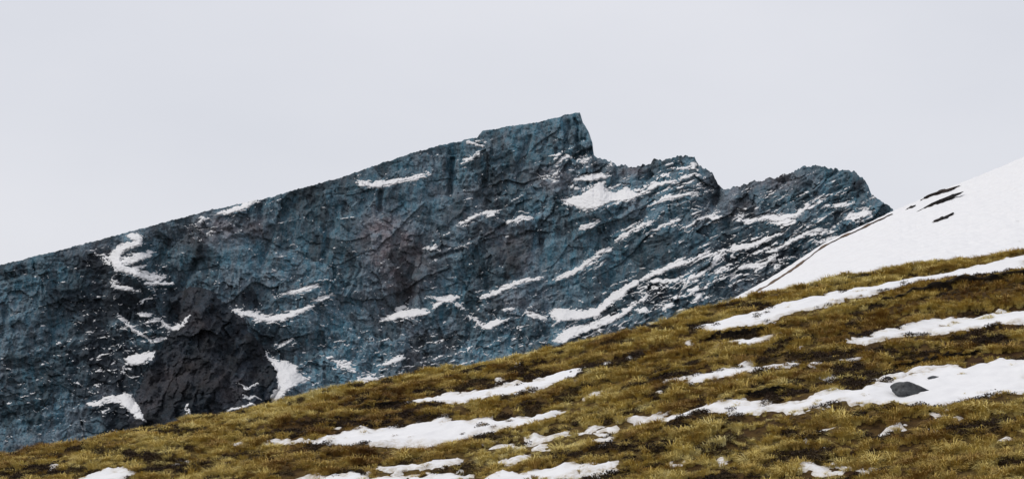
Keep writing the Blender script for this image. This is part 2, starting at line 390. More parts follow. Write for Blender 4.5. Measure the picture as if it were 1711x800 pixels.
MSNOW = [   # label, shape in photo pixels
 ("branching snow gully just under the skyline at the mountain's far left", [('l', [(214,395,3),(230,396,6),(233,405,7),(222,409,6),(208,412,6),(198,420,8),(192,434,9),(200,447,7),(216,452,6),(234,459,6),(250,464,6),(264,463,5),(270,466,4)]), ('l', [(205,438,6),(222,434,7),(238,428,7),(250,426,5)]), ('l', [(173,430,4),(182,440,4)]), ('l', [(243,474,4),(262,474,4),(288,475,3)]), ('l', [(222,450,3),(246,446,2)])]),
 ("short broken snow line below the branching gully at far left", [('l', [(184,474,2.5),(197,480,3.5),(215,482,3.5),(232,488,2.5)])]),
 ("small snow spots on the skyline left of the snowy notch", [('l', [(330,362,3),(338,366,3),(332,377,3.5)]), ('l', [(350,386,2),(360,388,2)])]),
 ("snow strip hugging the skyline of the long left ridge", [('l', [(362,357,3),(380,356,4.5),(397,349,4.5),(412,345,4),(428,337,2.5)])]),
 ("curved snow ledge hanging like a smile right of the dark buttress top", [('l', [(390,518,3.5),(408,524,5),(425,528,5.5),(445,533,5),(468,532,5.5),(484,527,5),(505,518,3.5),(523,511,3)])]),
 ("slim snow streak above the smile shaped ledge", [('l', [(472,491,1.5),(500,486,3),(517,481,4),(531,475,2)])]),
 ("thin snow line slanting up right of the smile shaped ledge", [('l', [(520,504,2),(538,498,2.5),(554,491,2)])]),
 ("flared white snow couloir along the dark buttress's right foot", [('p', [(441,587),(452,595),(462,603),(480,604),(495,613),(504,627),(519,635),(503,640),(489,646),(478,655),(470,668),(455,672),(452,660),(464,645),(461,622),(452,605)])]),
 ("thin snow dashes above the flared couloir", [('l', [(462,583,1.5),(475,576,2.5),(488,567,2)])]),
 ("wedge of snow on the dark buttress's left flank", [('p', [(208,598),(226,592),(248,590),(263,585),(256,598),(240,607),(222,612),(212,607)]), ('l', [(210,616,2),(222,622,1.5)])]),
 ("thin snow line slanting down left of the dark buttress", [('l', [(196,528,2.5),(204,536,3.5),(215,544,3),(228,554,2.5),(242,563,2.5),(254,572,3)])]),
 ("hooked snow line curling under the buttress crown's left side", [('l', [(243,540,1.5),(252,537,2),(270,536,2),(280,546,3.5),(290,550,3.5),(302,544,4),(318,527,4)]), ('l', [(255,567,3),(277,566,3.5)])]),
 ("flat snow smear above the hooked snow line", [('l', [(228,524,2.5),(240,528,4),(252,528,3)]), ('l', [(240,502,1.5),(256,498,2)])]),
 ("streaked snow chute in the lower left corner of the mountain", [('p', [(192,664),(208,656),(224,668),(234,684),(243,704),(228,700),(214,686),(204,676)]), ('l', [(150,676,4),(168,672,4),(190,665,4)]), ('l', [(172,690,3),(182,682,2)])]),
 ("small snow sliver at the foot of the dark buttress", [('l', [(311,678,2.5),(315,690,3.5),(318,698,2)])]),
 ("broken snow threads low on the dark buttress's right side", [('l', [(396,640,1.2),(412,650,1.8),(418,647,1.6),(432,640,1.6)]), ('l', [(403,658,1.5),(414,666,2),(426,663,1.8),(438,668,1.6)]), ('l', [(380,686,1.6),(404,681,2.2),(418,674,1.4),(432,676,1.8)])]),
 ("long thin snow ledge high on the face below the left ridge", [('l', [(596,302,2),(608,306,3.5),(622,311,5),(636,308,6),(652,306,4.5),(672,301,3),(690,298,3),(704,293,3),(716,290,2)])]),
 ("forked snow streak under the skyline step left of the summit block", [('l', [(780,237,3),(795,242,2.5),(808,245,2)]), ('l', [(801,255,2.5),(788,265,3),(773,274,3)])]),
 ("dashed snow line rising across the middle of the face", [('l', [(715,417,1.5),(727,411,3)]), ('l', [(741,394,3),(752,389,3)]), ('l', [(763,378,1.5),(780,370,2.2),(800,360,2.4),(815,356,2.4),(833,356,2)])]),
 ("short bent snow ledge right of the dashed snow line", [('l', [(848,373,2.5),(862,368,3),(872,362,3),(890,365,2)])]),
 ("faint short snow ledge under the dashed snow line", [('l', [(758,416,1.5),(775,410,1.8),(786,406,1.5)])]),
 ("straight snow ledge rising to the right low in the middle of the face", [('l', [(804,496,2.5),(818,494,3.5),(838,485,3.5),(856,477,3.5),(872,470,3.2),(886,468,3),(908,464,3)])]),
 ("lumpy horizontal snow bank low on the face left of the star", [('p', [(634,538),(646,530),(656,524),(668,520),(680,519),(696,517),(712,518),(722,521),(714,527),(698,528),(682,531),(664,533),(648,537)]), ('l', [(666,516,2.5),(684,514,2)])]),
 ("star shaped snow patch low on the middle of the face", [('l', [(716,497,1.8),(732,500,3.5),(748,502,5),(762,497,3.5)]), ('l', [(745,502,3),(734,508,3.5),(722,516,3)]), ('l', [(752,504,3),(764,510,2.5),(774,515,2)])]),
 ("v shaped snow patch right of the star shaped patch", [('l', [(785,528,2.5),(796,536,3),(806,547,4),(818,546,5.5),(832,538,5.5),(848,535,3)])]),
 ("tiny snow ledge above the v shaped patch", [('l', [(836,521,1.5),(848,517,3),(858,517,2)])]),
 ("snow tongue joining the broad lower snow band from the left", [('l', [(880,521,3),(892,526,3.5),(904,529,3.5),(914,534,3)])]),
 ("pale snow blob just above the grass in the middle left", [('l', [(638,612,3),(650,606,4.5),(664,601,3.5),(674,600,2.5)])]),
 ("thin snow arc above the grass right of the flared couloir", [('l', [(553,603,2),(566,606,3),(580,610,3),(592,617,2)])]),
 ("snow scrap touching the grass left of the middle", [('l', [(606,634,3),(618,632,4),(632,634,3)])]),
 ("broad snowfield in the hollow below the summit notch", [('p', [(938,334),(950,331),(966,327),(980,322),(990,312),(1000,305),(1010,311),(1014,321),(1028,322),(1045,314),(1060,320),(1073,325),(1062,332),(1046,336),(1030,337),(1016,340),(1004,346),(990,351),(975,352),(960,346),(948,342)])]),
 ("patchy snow ring right under the foot of the summit block", [('l', [(931,275,3),(940,264,3.5),(950,262,4),(957,267,3)]), ('l', [(964,270,3),(974,273,3.5),(986,269,3)]), ('l', [(935,283,3),(928,291,2.5),(922,298,2)])]),
 ("ragged snow bench between summit block and broad snowfield", [('l', [(904,297,1.5),(930,302,2)]), ('l', [(962,301,3),(978,298,4.5),(992,298,5),(1006,295,4),(1022,293,3)]), ('l', [(960,315,2),(978,318,2.5)])]),
 ("leaf shaped snow patch below the broad snowfield", [('p', [(966,388),(970,378),(982,373),(1000,367),(994,376),(982,382)])]),
 ("longest straight snow ramp climbing right across the centre of the face", [('l', [(932,466,4),(946,461,4.2),(960,455,4),(976,444,3.8),(994,431,3.5),(1008,419,3),(1018,413,2)])]),
  ("upper straight snow ramp climbing towards the middle crag", [('l', [(1030,402,3.5),(1044,393,4),(1056,385,3.5),(1070,378,3),(1086,369,3)])]),
 ("thin snow shelf under the upper end of the long ramp", [('l', [(1078,391,1.8),(1092,385,2.4),(1108,377,2.6),(1132,370,2.4)])]),
 ("tiny snow dash just under the longest ramp", [('l', [(992,448,1.5),(1002,442,2.5),(1012,436,2)])]),
 ("snow shelf running right from the broad snowfield under the middle crag", [('l', [(1070,324,4),(1084,316,3.8),(1098,309,3.8),(1112,306,3.2),(1130,303,3)])]),
 ("wavy snow shelf lower on the middle crag", [('l', [(1082,345,1.8),(1098,339,2.5),(1112,330,4.5),(1126,331,4),(1142,327,3.2),(1164,322,3)])]),
 ("short snow dashes near the top of the middle crag", [('l', [(1128,284,2),(1142,281,2.6),(1160,277,2.4)]), ('l', [(1136,299,2),(1150,295,3.2),(1164,291,2.2)]), ('l', [(1114,277,2),(1122,275,2)])]),
 ("thin snow line below the notch between the right crags", [('l', [(1142,383,1.5),(1156,375,2),(1168,366,3),(1182,363,3.2),(1198,361,2.5)])]),
 ("broad white snow band low on the face above the grass", [('p', [(920,524),(930,517),(948,518),(966,520),(986,518),(1002,513),(1010,501),(1026,490),(1044,478),(1062,470),(1072,467),(1064,478),(1050,487),(1040,498),(1022,505),(1008,520),(1002,529),(984,533),(966,536),(946,536),(930,539)])]),
 ("narrow snow line stretching up right from the broad snow band", [('l', [(1070,469,4),(1084,461,4),(1100,456,4),(1118,447,3.5),(1136,440,4),(1152,438,3),(1166,429,3),(1186,420,4)])]),
 ("ragged snow bank along the grass edge below the broad band", [('p', [(924,574),(930,560),(944,551),(962,548),(984,543),(1004,533),(1024,527),(1044,516),(1058,508),(1070,500),(1080,489),(1086,490),(1084,498),(1066,510),(1056,520),(1040,530),(1022,540),(1000,548),(970,560),(948,572)])]),
 ("twisting snow streak right of the ragged snow bank", [('l', [(1138,491,1.5),(1146,478,2.5),(1154,464,4.5),(1166,461,4),(1178,454,3.5),(1188,446,3),(1196,434,5),(1204,428,5),(1214,422,4)]), ('l', [(1150,474,2.5),(1164,470,2.5)])]),
 ("comb of thin snow lines under the narrow snow line", [('l', [(1084,472,2.5),(1098,470,3.5),(1112,472,2.5)]), ('l', [(1100,470,2.5),(1104,482,2.5)]), ('l', [(1112,470,2),(1130,470,2),(1146,467,1.5)]), ('l', [(1118,478,2),(1126,482,2.5)])]),
 ("pair of slanting snow strokes just above the grass crest", [('l', [(1158,506,2),(1168,497,3),(1176,490,3)]), ('l', [(1138,498,2),(1152,492,2.5),(1166,482,3)])]),
 ("snow crumbs resting along the grass edge right of the ragged bank", [('l', [(1064,520,3),(1076,516,4),(1082,521,3)]), ('l', [(1102,518,2),(1120,511,3.5),(1126,510,3)])]),
 ("wavy snow shelf below the top of the right crag", [('l', [(1230,362,2.5),(1244,358,2.5)]), ('l', [(1232,366,2.5),(1248,370,2.8),(1266,368,2),(1284,363,4.5),(1300,367,5),(1316,362,5),(1330,360,4),(1342,351,3),(1354,340,2.4),(1368,332,2.2)]), ('l', [(1288,374,3),(1310,373,3.5),(1328,369,3)])]),
 ("sharp snow shelf in the middle of the right crag's flank", [('l', [(1216,420,4),(1230,415,5),(1248,412,5),(1266,407,5),(1278,401,3.5),(1290,396,3),(1302,391,2.5)])]),
 ("short level snow dashes right of the right crag's top", [('l', [(1376,346,2.6),(1386,344,2)]), ('l', [(1394,345,2),(1412,342,2.5)])]),
 ("bright snow scrap near the tip of the right crag", [('l', [(1412,364,3),(1424,361,4),(1440,358,5),(1454,356,4),(1460,360,3)]), ('l', [(1440,347,1.5),(1450,348,2)])]),
 ("thin double snow line on the right crag's lower flank", [('l', [(1280,423,2.5),(1296,418,3),(1310,411,3),(1322,404,3.2),(1338,396,3.5),(1350,389,2.8),(1364,384,2.4),(1378,383,2)]), ('l', [(1354,391,2),(1372,391,1.6),(1392,386,2)])]),
 ("snow pocket beside the brown edge of the white slope", [('l', [(1362,404,3),(1374,405,3),(1390,399,3.5),(1408,394,2)])]),
 ("speckled snow band low on the right crag's flank", [('l', [(1234,450,3),(1248,446,4),(1262,446,4),(1278,441,4),(1290,432,3.5),(1304,424,2.5)]), ('l', [(1284,456,3),(1296,449,3),(1310,440,2)])]),
 ("snow flakes dusted between the twisting streak and the grass crest", [('l', [(1192,460,2.5),(1206,452,3),(1220,446,2.5)]), ('l', [(1180,476,1.8),(1194,470,2.5),(1210,462,2)]), ('l', [(1222,466,2.5),(1238,460,2.5)])]),
]

cols = np.concatenate([np.linspace(-760, -75, 50), np.arange(-70, 1520, 1.32), np.linspace(1525, 2150, 34)])
NR, NC = 390, len(cols)
PXc = np.repeat(cols[None, :], NR, 0)
vv = np.linspace(0, 1, NR)[:, None]
ridge_c = ridge(cols)
fx = np.arange(-760, 2150, 4.0); fr_ = np.interp(fx, RX, RY); kk = np.hanning(61); kk /= kk.sum()
ridge_s = np.interp(cols, fx, np.convolve(np.pad(fr_, 30, mode='edge'), kk, mode='valid'))      # the ridge without its steps
base_c = np.maximum(crest(cols) + 45, ridge_s + 150)
h_c = base_c - ridge_s; del_c = ridge_c - ridge_s
PYc = ridge_s[None, :] + vv * h_c[None, :] + del_c[None, :] * (1 - vv) ** 7
dpy_r = np.diff(PYc, axis=0, prepend=PYc[:1])
mx_, mz_ = (PXc - CX) * KM, (HOR - PYc) * KM

snow_sdf = np.full(PXc.shape, 30.0)
for lab, shp in MSNOW:
    x0, x1, y0, y1 = bounds(shp, 12)
    sel = (PXc > x0) & (PXc < x1) & (PYc > y0) & (PYc < y1)
    snow_sdf[sel] = np.minimum(snow_sdf[sel], sdf_shape(shp, PXc[sel], PYc[sel]))
S = smooth(3.0, -1.5, snow_sdf)

# steepness: near vertical upper face, easier ground low down and on the ledged right side
warpx = 9 * fbm(mx_ / 60, mz_ / 60, 31, 3); warpz = 9 * fbm(mx_ / 60, mz_ / 60, 41, 3)
depth_frac = smooth(0.55, 1.0, (PYc - ridge_s[None, :]) / (base_c - ridge_s)[None, :])
right = smooth(960, 1120, PXc)
cot_rock = 0.26 + 0.50 * depth_frac + 0.16 * right
D = np.zeros(PXc.shape); led = np.zeros(NC); LED = np.zeros(PXc.shape)
acc = cot_rock[0] * (ridge_c - ridge_s) * KM
for r in range(NR):
    dpy = dpy_r[r]
    acc = acc + cot_rock[r] * dpy * KM
    led = led * np.exp(-dpy / 55.0) + S[r] * 1.25 * dpy * KM
    D[r] = acc; LED[r] = led
kk = np.hanning(25); kk /= kk.sum()
LED = np.apply_along_axis(lambda v: np.convolve(np.pad(v, 12, mode='edge'), kk, mode='valid'), 1, LED)
D = D + LED
quiet = 1 - 0.68 * S
ux, uz = mx_ + warpx, mz_ + warpz
# vertical ribs and gullies
rel = 6.0 * (ridged(ux / 60, uz / 150, 51, 3) - 1.1)
# strata dipping to the left; strong on the right-hand crags
dip = np.interp(PXc[0], [0, 500, 900, 1150, 1500], [0.25, 0.27, 0.42, 0.45, 0.50])[None, :]
w = (mz_ - dip * mx_) + 4 * fbm(mx_ / 60, mz_ / 60, 61, 2)
saw = lambda t: (t - np.floor(t))
strat_amp = np.interp(PXc[0], [0, 380, 700, 980, 1150, 1500], [2.4, 1.8, 1.6, 2.8, 4.2, 4.2])[None, :] * (0.6 + 0.5 * fbm(mx_ / 50, mz_ / 50, 66, 2))
def step(t, k=0.28):
    f = saw(t)
    return np.where(f < k, f / k, 1 - (f - k) / (1 - k))
rel += strat_amp * (step(-w / 17.0) - 0.5) * 1.5 + strat_amp * 0.6 * (step(-w / 6.3 + 0.7 * fbm(mx_ / 22, mz_ / 22, 71, 2)) - 0.5)
# broken slabs and blocks, lying along the bedding
wx = mx_ + 0.3 * (ux - mx_) + 0.8 * fbm(mx_ / 5, mz_ / 5, 83, 3); wz = w + 0.8 * fbm(mx_ / 5, mz_ / 5, 87, 3)
f1, tone1 = facets(wx / 44, wz / 34, 1101, 1.6)
f2, tone2 = facets((wx + 0.35 * wz) / 15, wz / 17, 1111, 1.7)
f3, tone3 = facets((wx + 0.5 * wz) / 5.2, wz / 6.5, 1121, 1.8)
rel += 5.5 * f1 + 4.2 * f2 + 2.3 * f3 + 2.0 * (ridged(ux / 7, uz / 30, 57, 3) - 1.1) * np.interp(PXc, [900, 1100], [1.0, 0.4]) + 1.0 * fbm(ux / 6, uz / 7, 81, 3, 0.6)
slab = np.zeros(PXc.shape)
for x, y, rx, ry in [(1090, 425, 120, 34), (900, 435, 70, 40), (560, 395, 90, 60), (390, 425, 70, 30), (640, 310, 120, 40), (900, 240, 70, 30), (1250, 390, 60, 16), (720, 350, 60, 40)]:
    slab = np.maximum(slab, np.exp(-((PXc - x) / rx) ** 4 - ((PYc - y + 0.42 * (PXc - x) * (PXc > 850)) / ry) ** 4))
rel = rel * (1 - 0.5 * slab)
tone = np.clip(0.45 * tone1 + 0.35 * tone2 + 0.2 * tone3, 0, 1)
top_fade = np.minimum(1, (PYc - ridge_c[None, :]) / 26.0 + 0.25)
D = D + rel * quiet * top_fade
# named joints seen in the face: dark clefts and the blunt summit block
def cleft(x0, y0, x1, y1, wd, dep):
    d = sdf_line([(x0, y0, 0), (x1, y1, 0)], PXc + 5 * fbm(mx_ / 9, mz_ / 14, 97, 2), PYc)
    return dep * np.exp(-(d / wd) ** 2)
for c in [(754, 268, 752, 322, 5, 11), (636, 322, 634, 350, 5, 9), (948, 205, 944, 262, 4, 7), (962, 200, 968, 258, 3, 6), (905, 205, 915, 235, 5, 5),
          (700, 410, 672, 520, 16, 6), (672, 500, 640, 535, 14, 5), (720, 432, 770, 418, 4, 6), (330, 440, 300, 480, 8, 8), (560, 350, 540, 440, 7, 6),
          (884, 230, 860, 300, 6, 6), (1090, 268, 1086, 300, 4, 6), (1205, 310, 1195, 345, 6, 9), (455, 380, 440, 440, 7, 6), (820, 270, 800, 330, 5, 5)]:
    D -= cleft(*c)
YR = y_ridge(cols)[None, :]
def to_world(px, py, Y):
    return np.stack([(px - CX) / FOC * Y, Y, (HOR - py) / FOC * Y], -1)
Yf = YR - D
front = to_world(PXc, PYc, Yf)
# the far side of the ridge
NB = 16
sback = (np.arange(1, NB + 1) ** 1.5 * 5.0)[::-1]
back = np.zeros((NB, NC, 3))
for i, s in enumerate(sback):
    back[i] = front[0] + np.stack([np.zeros(NC), np.full(NC, s), -0.75 * s + 2.0 * perlin(cols / 20, np.full(NC, s / 20), 13)], -1)
# skirt down to the valley
skirt = front[-1:] + np.array([0, -150.0, -170.0])
allv = np.concatenate([back, front, skirt], 0)
me = mesh_from(allv.reshape(-1, 3), grid_quads(allv.shape[0], NC))
blob = lambda x, y, rx, ry: np.exp(-((PXc - x) / rx) ** 2 - ((PYc - y) / ry) ** 2)
tint = 0.15 + 0.5 * fbm(mx_ / 70, mz_ / 55, 101, 3)
for b_ in [(665, 470, 60, 90), (630, 400, 40, 40), (350, 400, 70, 40), (850, 410, 50, 40), (1240, 350, 40, 25), (1300, 300, 60, 20), (430, 380, 30, 25), (900, 300, 60, 25), (1060, 285, 30, 10)]:
    tint += 0.75 * blob(*b_)
for b_ in [(560, 400, 60, 60), (1100, 430, 120, 45), (960, 420, 70, 60), (390, 430, 60, 35), (1250, 395, 60, 20), (900, 240, 60, 40), (560, 560, 60, 40)]:
    tint -= 0.5 * blob(*b_)
tint = np.clip(tint, 0, 1)
shade_dark = np.zeros(PXc.shape)  # blobs paint shade into the rock colour; lower right ones mark darker blue slabs
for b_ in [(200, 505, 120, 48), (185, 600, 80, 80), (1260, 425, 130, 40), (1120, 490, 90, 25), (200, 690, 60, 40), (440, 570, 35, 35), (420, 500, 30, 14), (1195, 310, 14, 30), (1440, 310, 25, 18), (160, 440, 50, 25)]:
    shade_dark = np.maximum(shade_dark, (0.85 if b_[0] < 500 else 0.6) * blob(*b_))
shade_dark = np.clip(shade_dark * 1.15 * (1.1 + 0.9 * fbm(mx_ / 16, mz_ / 16, 107, 3)) , 0, 0.9)
set_attr(me, "tone", np.concatenate([np.repeat(tone[:1], NB, 0), tone, tone[-1:]], 0))
set_attr(me, "shade_dark", np.concatenate([np.repeat(shade_dark[:1], NB, 0), shade_dark, shade_dark[-1:]], 0))
set_attr(me, "tint", np.concatenate([np.repeat(tint[:1], NB, 0), tint, tint[-1:]], 0))
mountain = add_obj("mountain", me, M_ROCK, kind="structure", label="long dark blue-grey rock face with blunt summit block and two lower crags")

# ---- sampling of the face for whatever lies on it
def rowf(px, py):
    rs, h, de = np.interp(px, cols, ridge_s), np.interp(px, cols, h_c), np.interp(px, cols, del_c)
    v = np.clip((py - rs) / h, 0, 1)
    for _ in range(12):
        v = np.clip(v - (rs + v * h + de * (1 - v) ** 7 - py) / np.maximum(h - 7 * de * (1 - v) ** 6, 0.25 * h), 0, 1)
    return v * (NR - 1)
def bil(A, px, py):
    cf = np.clip(np.interp(px, cols, np.arange(NC)), 0, NC - 1.001); rf = np.clip(rowf(px, py), 0, NR - 1.001)
    c0 = cf.astype(int); r0 = rf.astype(int); fc = cf - c0; fr = rf - r0
    return (A[r0, c0] * (1 - fc) + A[r0, c0 + 1] * fc) * (1 - fr) + (A[r0 + 1, c0] * (1 - fc) + A[r0 + 1, c0 + 1] * fc) * fr
Dsm = blur(D, 3)
Dmax = 0.15 * D + 0.85 * Dsm

# ------------------------------------------------------------------ dark buttress in front of the face's left foot
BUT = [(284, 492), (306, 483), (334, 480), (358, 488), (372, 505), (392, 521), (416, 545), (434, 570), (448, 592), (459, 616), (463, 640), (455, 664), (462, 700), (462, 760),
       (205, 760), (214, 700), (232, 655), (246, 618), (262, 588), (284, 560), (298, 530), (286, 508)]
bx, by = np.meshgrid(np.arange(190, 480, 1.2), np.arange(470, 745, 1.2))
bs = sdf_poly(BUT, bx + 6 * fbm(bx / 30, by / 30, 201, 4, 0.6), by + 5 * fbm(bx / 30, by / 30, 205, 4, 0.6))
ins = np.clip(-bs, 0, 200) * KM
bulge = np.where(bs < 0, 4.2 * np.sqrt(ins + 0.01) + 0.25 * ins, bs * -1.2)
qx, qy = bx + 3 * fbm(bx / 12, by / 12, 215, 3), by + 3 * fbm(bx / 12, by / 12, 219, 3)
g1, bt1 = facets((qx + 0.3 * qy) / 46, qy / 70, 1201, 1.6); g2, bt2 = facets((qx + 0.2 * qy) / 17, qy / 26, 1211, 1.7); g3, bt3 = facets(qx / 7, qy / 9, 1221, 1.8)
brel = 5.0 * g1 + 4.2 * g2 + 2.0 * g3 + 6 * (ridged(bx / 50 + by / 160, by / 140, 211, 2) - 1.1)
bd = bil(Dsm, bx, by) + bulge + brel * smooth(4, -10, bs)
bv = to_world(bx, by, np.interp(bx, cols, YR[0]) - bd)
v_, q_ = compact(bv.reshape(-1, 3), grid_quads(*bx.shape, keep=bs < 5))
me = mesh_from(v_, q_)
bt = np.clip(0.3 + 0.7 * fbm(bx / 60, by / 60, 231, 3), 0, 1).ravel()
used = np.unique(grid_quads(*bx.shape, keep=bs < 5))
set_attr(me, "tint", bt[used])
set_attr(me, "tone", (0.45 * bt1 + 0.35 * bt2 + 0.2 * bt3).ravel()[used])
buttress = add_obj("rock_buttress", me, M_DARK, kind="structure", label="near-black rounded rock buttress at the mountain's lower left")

bd_s = 0.6 * blur(bd, 2) + 0.4 * bd
def face_depth(px, py):
    """distance in front of the ridge line of whatever rock shows: the face or the buttress"""
    d = bil(Dmax, px, py)
    cf = np.clip((px - 190) / 1.2, 0, bx.shape[1] - 1.001); rf = np.clip((py - 470) / 1.2, 0, bx.shape[0] - 1.001)
    c0 = cf.astype(int); r0 = rf.astype(int); fc = cf - c0; fr = rf - r0
    b = (bd_s[r0, c0] * (1 - fc) + bd_s[r0, c0 + 1] * fc) * (1 - fr) + (bd_s[r0 + 1, c0] * (1 - fc) + bd_s[r0 + 1, c0 + 1] * fc) * fr
    inside = (px > 191) & (px < 478) & (py > 471) & (py < 743)
    return np.where(inside, np.maximum(d, b), d)

# ------------------------------------------------------------------ snow lying on the mountain, patch by patch
for lab, shp in MSNOW:
    x0, x1, y0, y1 = bounds(shp, 6)
    st = 0.75
    gx, gy = np.meshgrid(np.arange(x0, x1, st), np.arange(y0, y1, st))
    nx = gx + 3.2 * fbm(gx / 12, gy / 8, 301, 4, 0.65); ny = gy + 2.2 * fbm(gx / 12, gy / 8, 305, 4, 0.65)
    shp = [(k_, [(p[0], p[1], p[2] * (0.45 if i_ in (0, len(pp) - 1) else 1.0)) for i_, p in enumerate(pp)] if k_ == 'l' else pp) for k_, pp in shp]
    s = sdf_shape(shp, nx, ny) + 0.9 + 1.3 * fbm(gx / 8, gy / 8, 309, 3, 0.6)
    keep = s < 3.0
    if lab.startswith("ragged snow bank") or lab.startswith("speckled"):
        s = s + 3.2 * np.maximum(0, fbm(gx / 9 + gy / 12, gy / 5, 311, 3, 0.6) + 0.05)
    t = np.clip(-s * 1.0, -5.0, 1.4) + 0.6 * fbm(gx / 5, gy / 3.2, 321, 3, 0.6) + 0.9
    Y = np.interp(gx, cols, YR[0]) - (face_depth(gx, gy) + t)
    V = to_world(gx, gy, Y)
    V[..., 2] += 0.15
    q = grid_quads(*gx.shape, keep=keep)
    v_, q = compact(V.reshape(-1, 3), q)
    add_obj("snow_patch", mesh_from(v_, q), M_SNOW_FAR, label=lab, category="snow patch", group="snow patches on the mountain face")

# fine snow dusting too broken up to count: on the small ledges where the face lies back enough
gxn = np.gradient(front, axis=1); gyn = np.gradient(front, axis=0)
nrm = np.cross(gyn, gxn); nrm /= np.linalg.norm(nrm, axis=-1, keepdims=True) + 1e-9
nrm *= np.sign(-nrm[..., 1:2] + 1e-9)
up = nrm[..., 2]
dens = np.maximum(0.62 * np.exp(-(np.maximum(snow_sdf, 0) / 9.0) ** 2), 0.45 * np.exp(-((PYc - ridge_c[None, :] - 8) / 7) ** 2) * smooth(250, 330, PXc) * smooth(560, 440, PXc))
for x, y, rx, ry, a in [(1120, 480, 110, 40, .85), (1260, 430, 100, 45, .82), (1360, 390, 70, 28, .82), (1140, 320, 60, 50, .7), (990, 300, 60, 40, .6), (210, 450, 60, 60, .6), (220, 600, 90, 90, .55),
                        (420, 650, 60, 40, .5), (700, 590, 150, 40, .5), (860, 550, 90, 40, .5), (520, 500, 80, 50, .35), (440, 400, 110, 50, .16), (600, 350, 120, 50, .12), (830, 330, 100, 50, .2), (1000, 540, 90, 30, .9), (1420, 350, 50, 25, .7), (1300, 330, 80, 30, .35), (340, 370, 60, 20, .4)]:
    dens = np.maximum(dens, a * np.exp(-((PXc - x) / rx) ** 2 - ((PYc - y) / ry) ** 2))
w2 = mz_ - dip * mx_ * 0.9
pat = 1.15 * fbm(mx_ / 17, w2 / 3.6, 401, 4, 0.62) + 0.45 * fbm(mx_ / 6, w2 / 2.0, 405, 2)
fs = (up - 0.36) * 1.3 + pat * 0.68 - (1.10 - 0.92 * dens)
thread = 1 - 8.5 * np.abs(perlin(mx_ / 42 + 0.2 * perlin(mx_ / 9, mz_ / 9, 415), w2 / 8.5, 411)) + 0.9 * fbm(mx_ / 13, w2 / 9, 417, 3)
fs = np.maximum(fs, (thread - (1.75 - 1.15 * dens)) * 0.35)
fs = np.where(sdf_poly(BUT, PXc, PYc) < 2, -1, fs)
fs = np.where(PXc < 1500, fs, -1)
tt = np.clip(fs * 9.0, -1.5, 0.9)
FV = front.copy(); FV[..., 1] -= tt + 0.15; FV[..., 2] += 0.1
v_, q_ = compact(FV.reshape(-1, 3), grid_quads(NR, NC, keep=fs > 0.0))
add_obj("snow_flecks", mesh_from(v_, q_), M_SNOW_FAR, kind="stuff", label="fine white snow flecks dusted over the small ledges of the rock face", category="snow")

# ------------------------------------------------------------------ grassy hillside
HH, YC0 = 18.9, 125.0
def t_crest(px): return (HOR - crest(px) + 9.0) / FOC
def hill_plain(X, Y):
    Ys = np.maximum(Y, 40.0)
    px = np.clip(CX + FOC * X / Ys, -900, 2700)
    z = Ys * (t_crest(px) - HH * (1 / Ys - 1 / YC0))
    z = np.where(Y < 40, z + (Y - 40) * 0.166, z)
    s = (Y - YC0 + 1.5) / 2.2
    z = z - 0.30 * 2.2 * np.logaddexp(0, s)
    return z
def hummock(X, Y): return fbm((X + 0.3 * Y) / 1.5, Y / 1.15, 509, 3, 0.55)
def relief(X, Y):
    q = Y - 0.25 * X
    return (0.42 * fbm(X / 16, q / 7.5, 501, 3) + 0.20 * fbm(X / 5.5, q / 2.4, 505, 3) + 0.15 * hummock(X, Y)) * smooth(140, 122, Y)
def near_knoll(X, Y, z):
    k = smooth(26, 4, np.hypot(X, Y))
    return z * (1 - k) + (-1.7) * k
def unproject(px, py):
    t = (HOR - py) / FOC
    Y = 1.0 / np.maximum((t_crest(px) - t) / HH + 1 / YC0, 1e-4)
    Y = np.minimum(Y, YC0)
    return (px - CX) / FOC * Y, Y

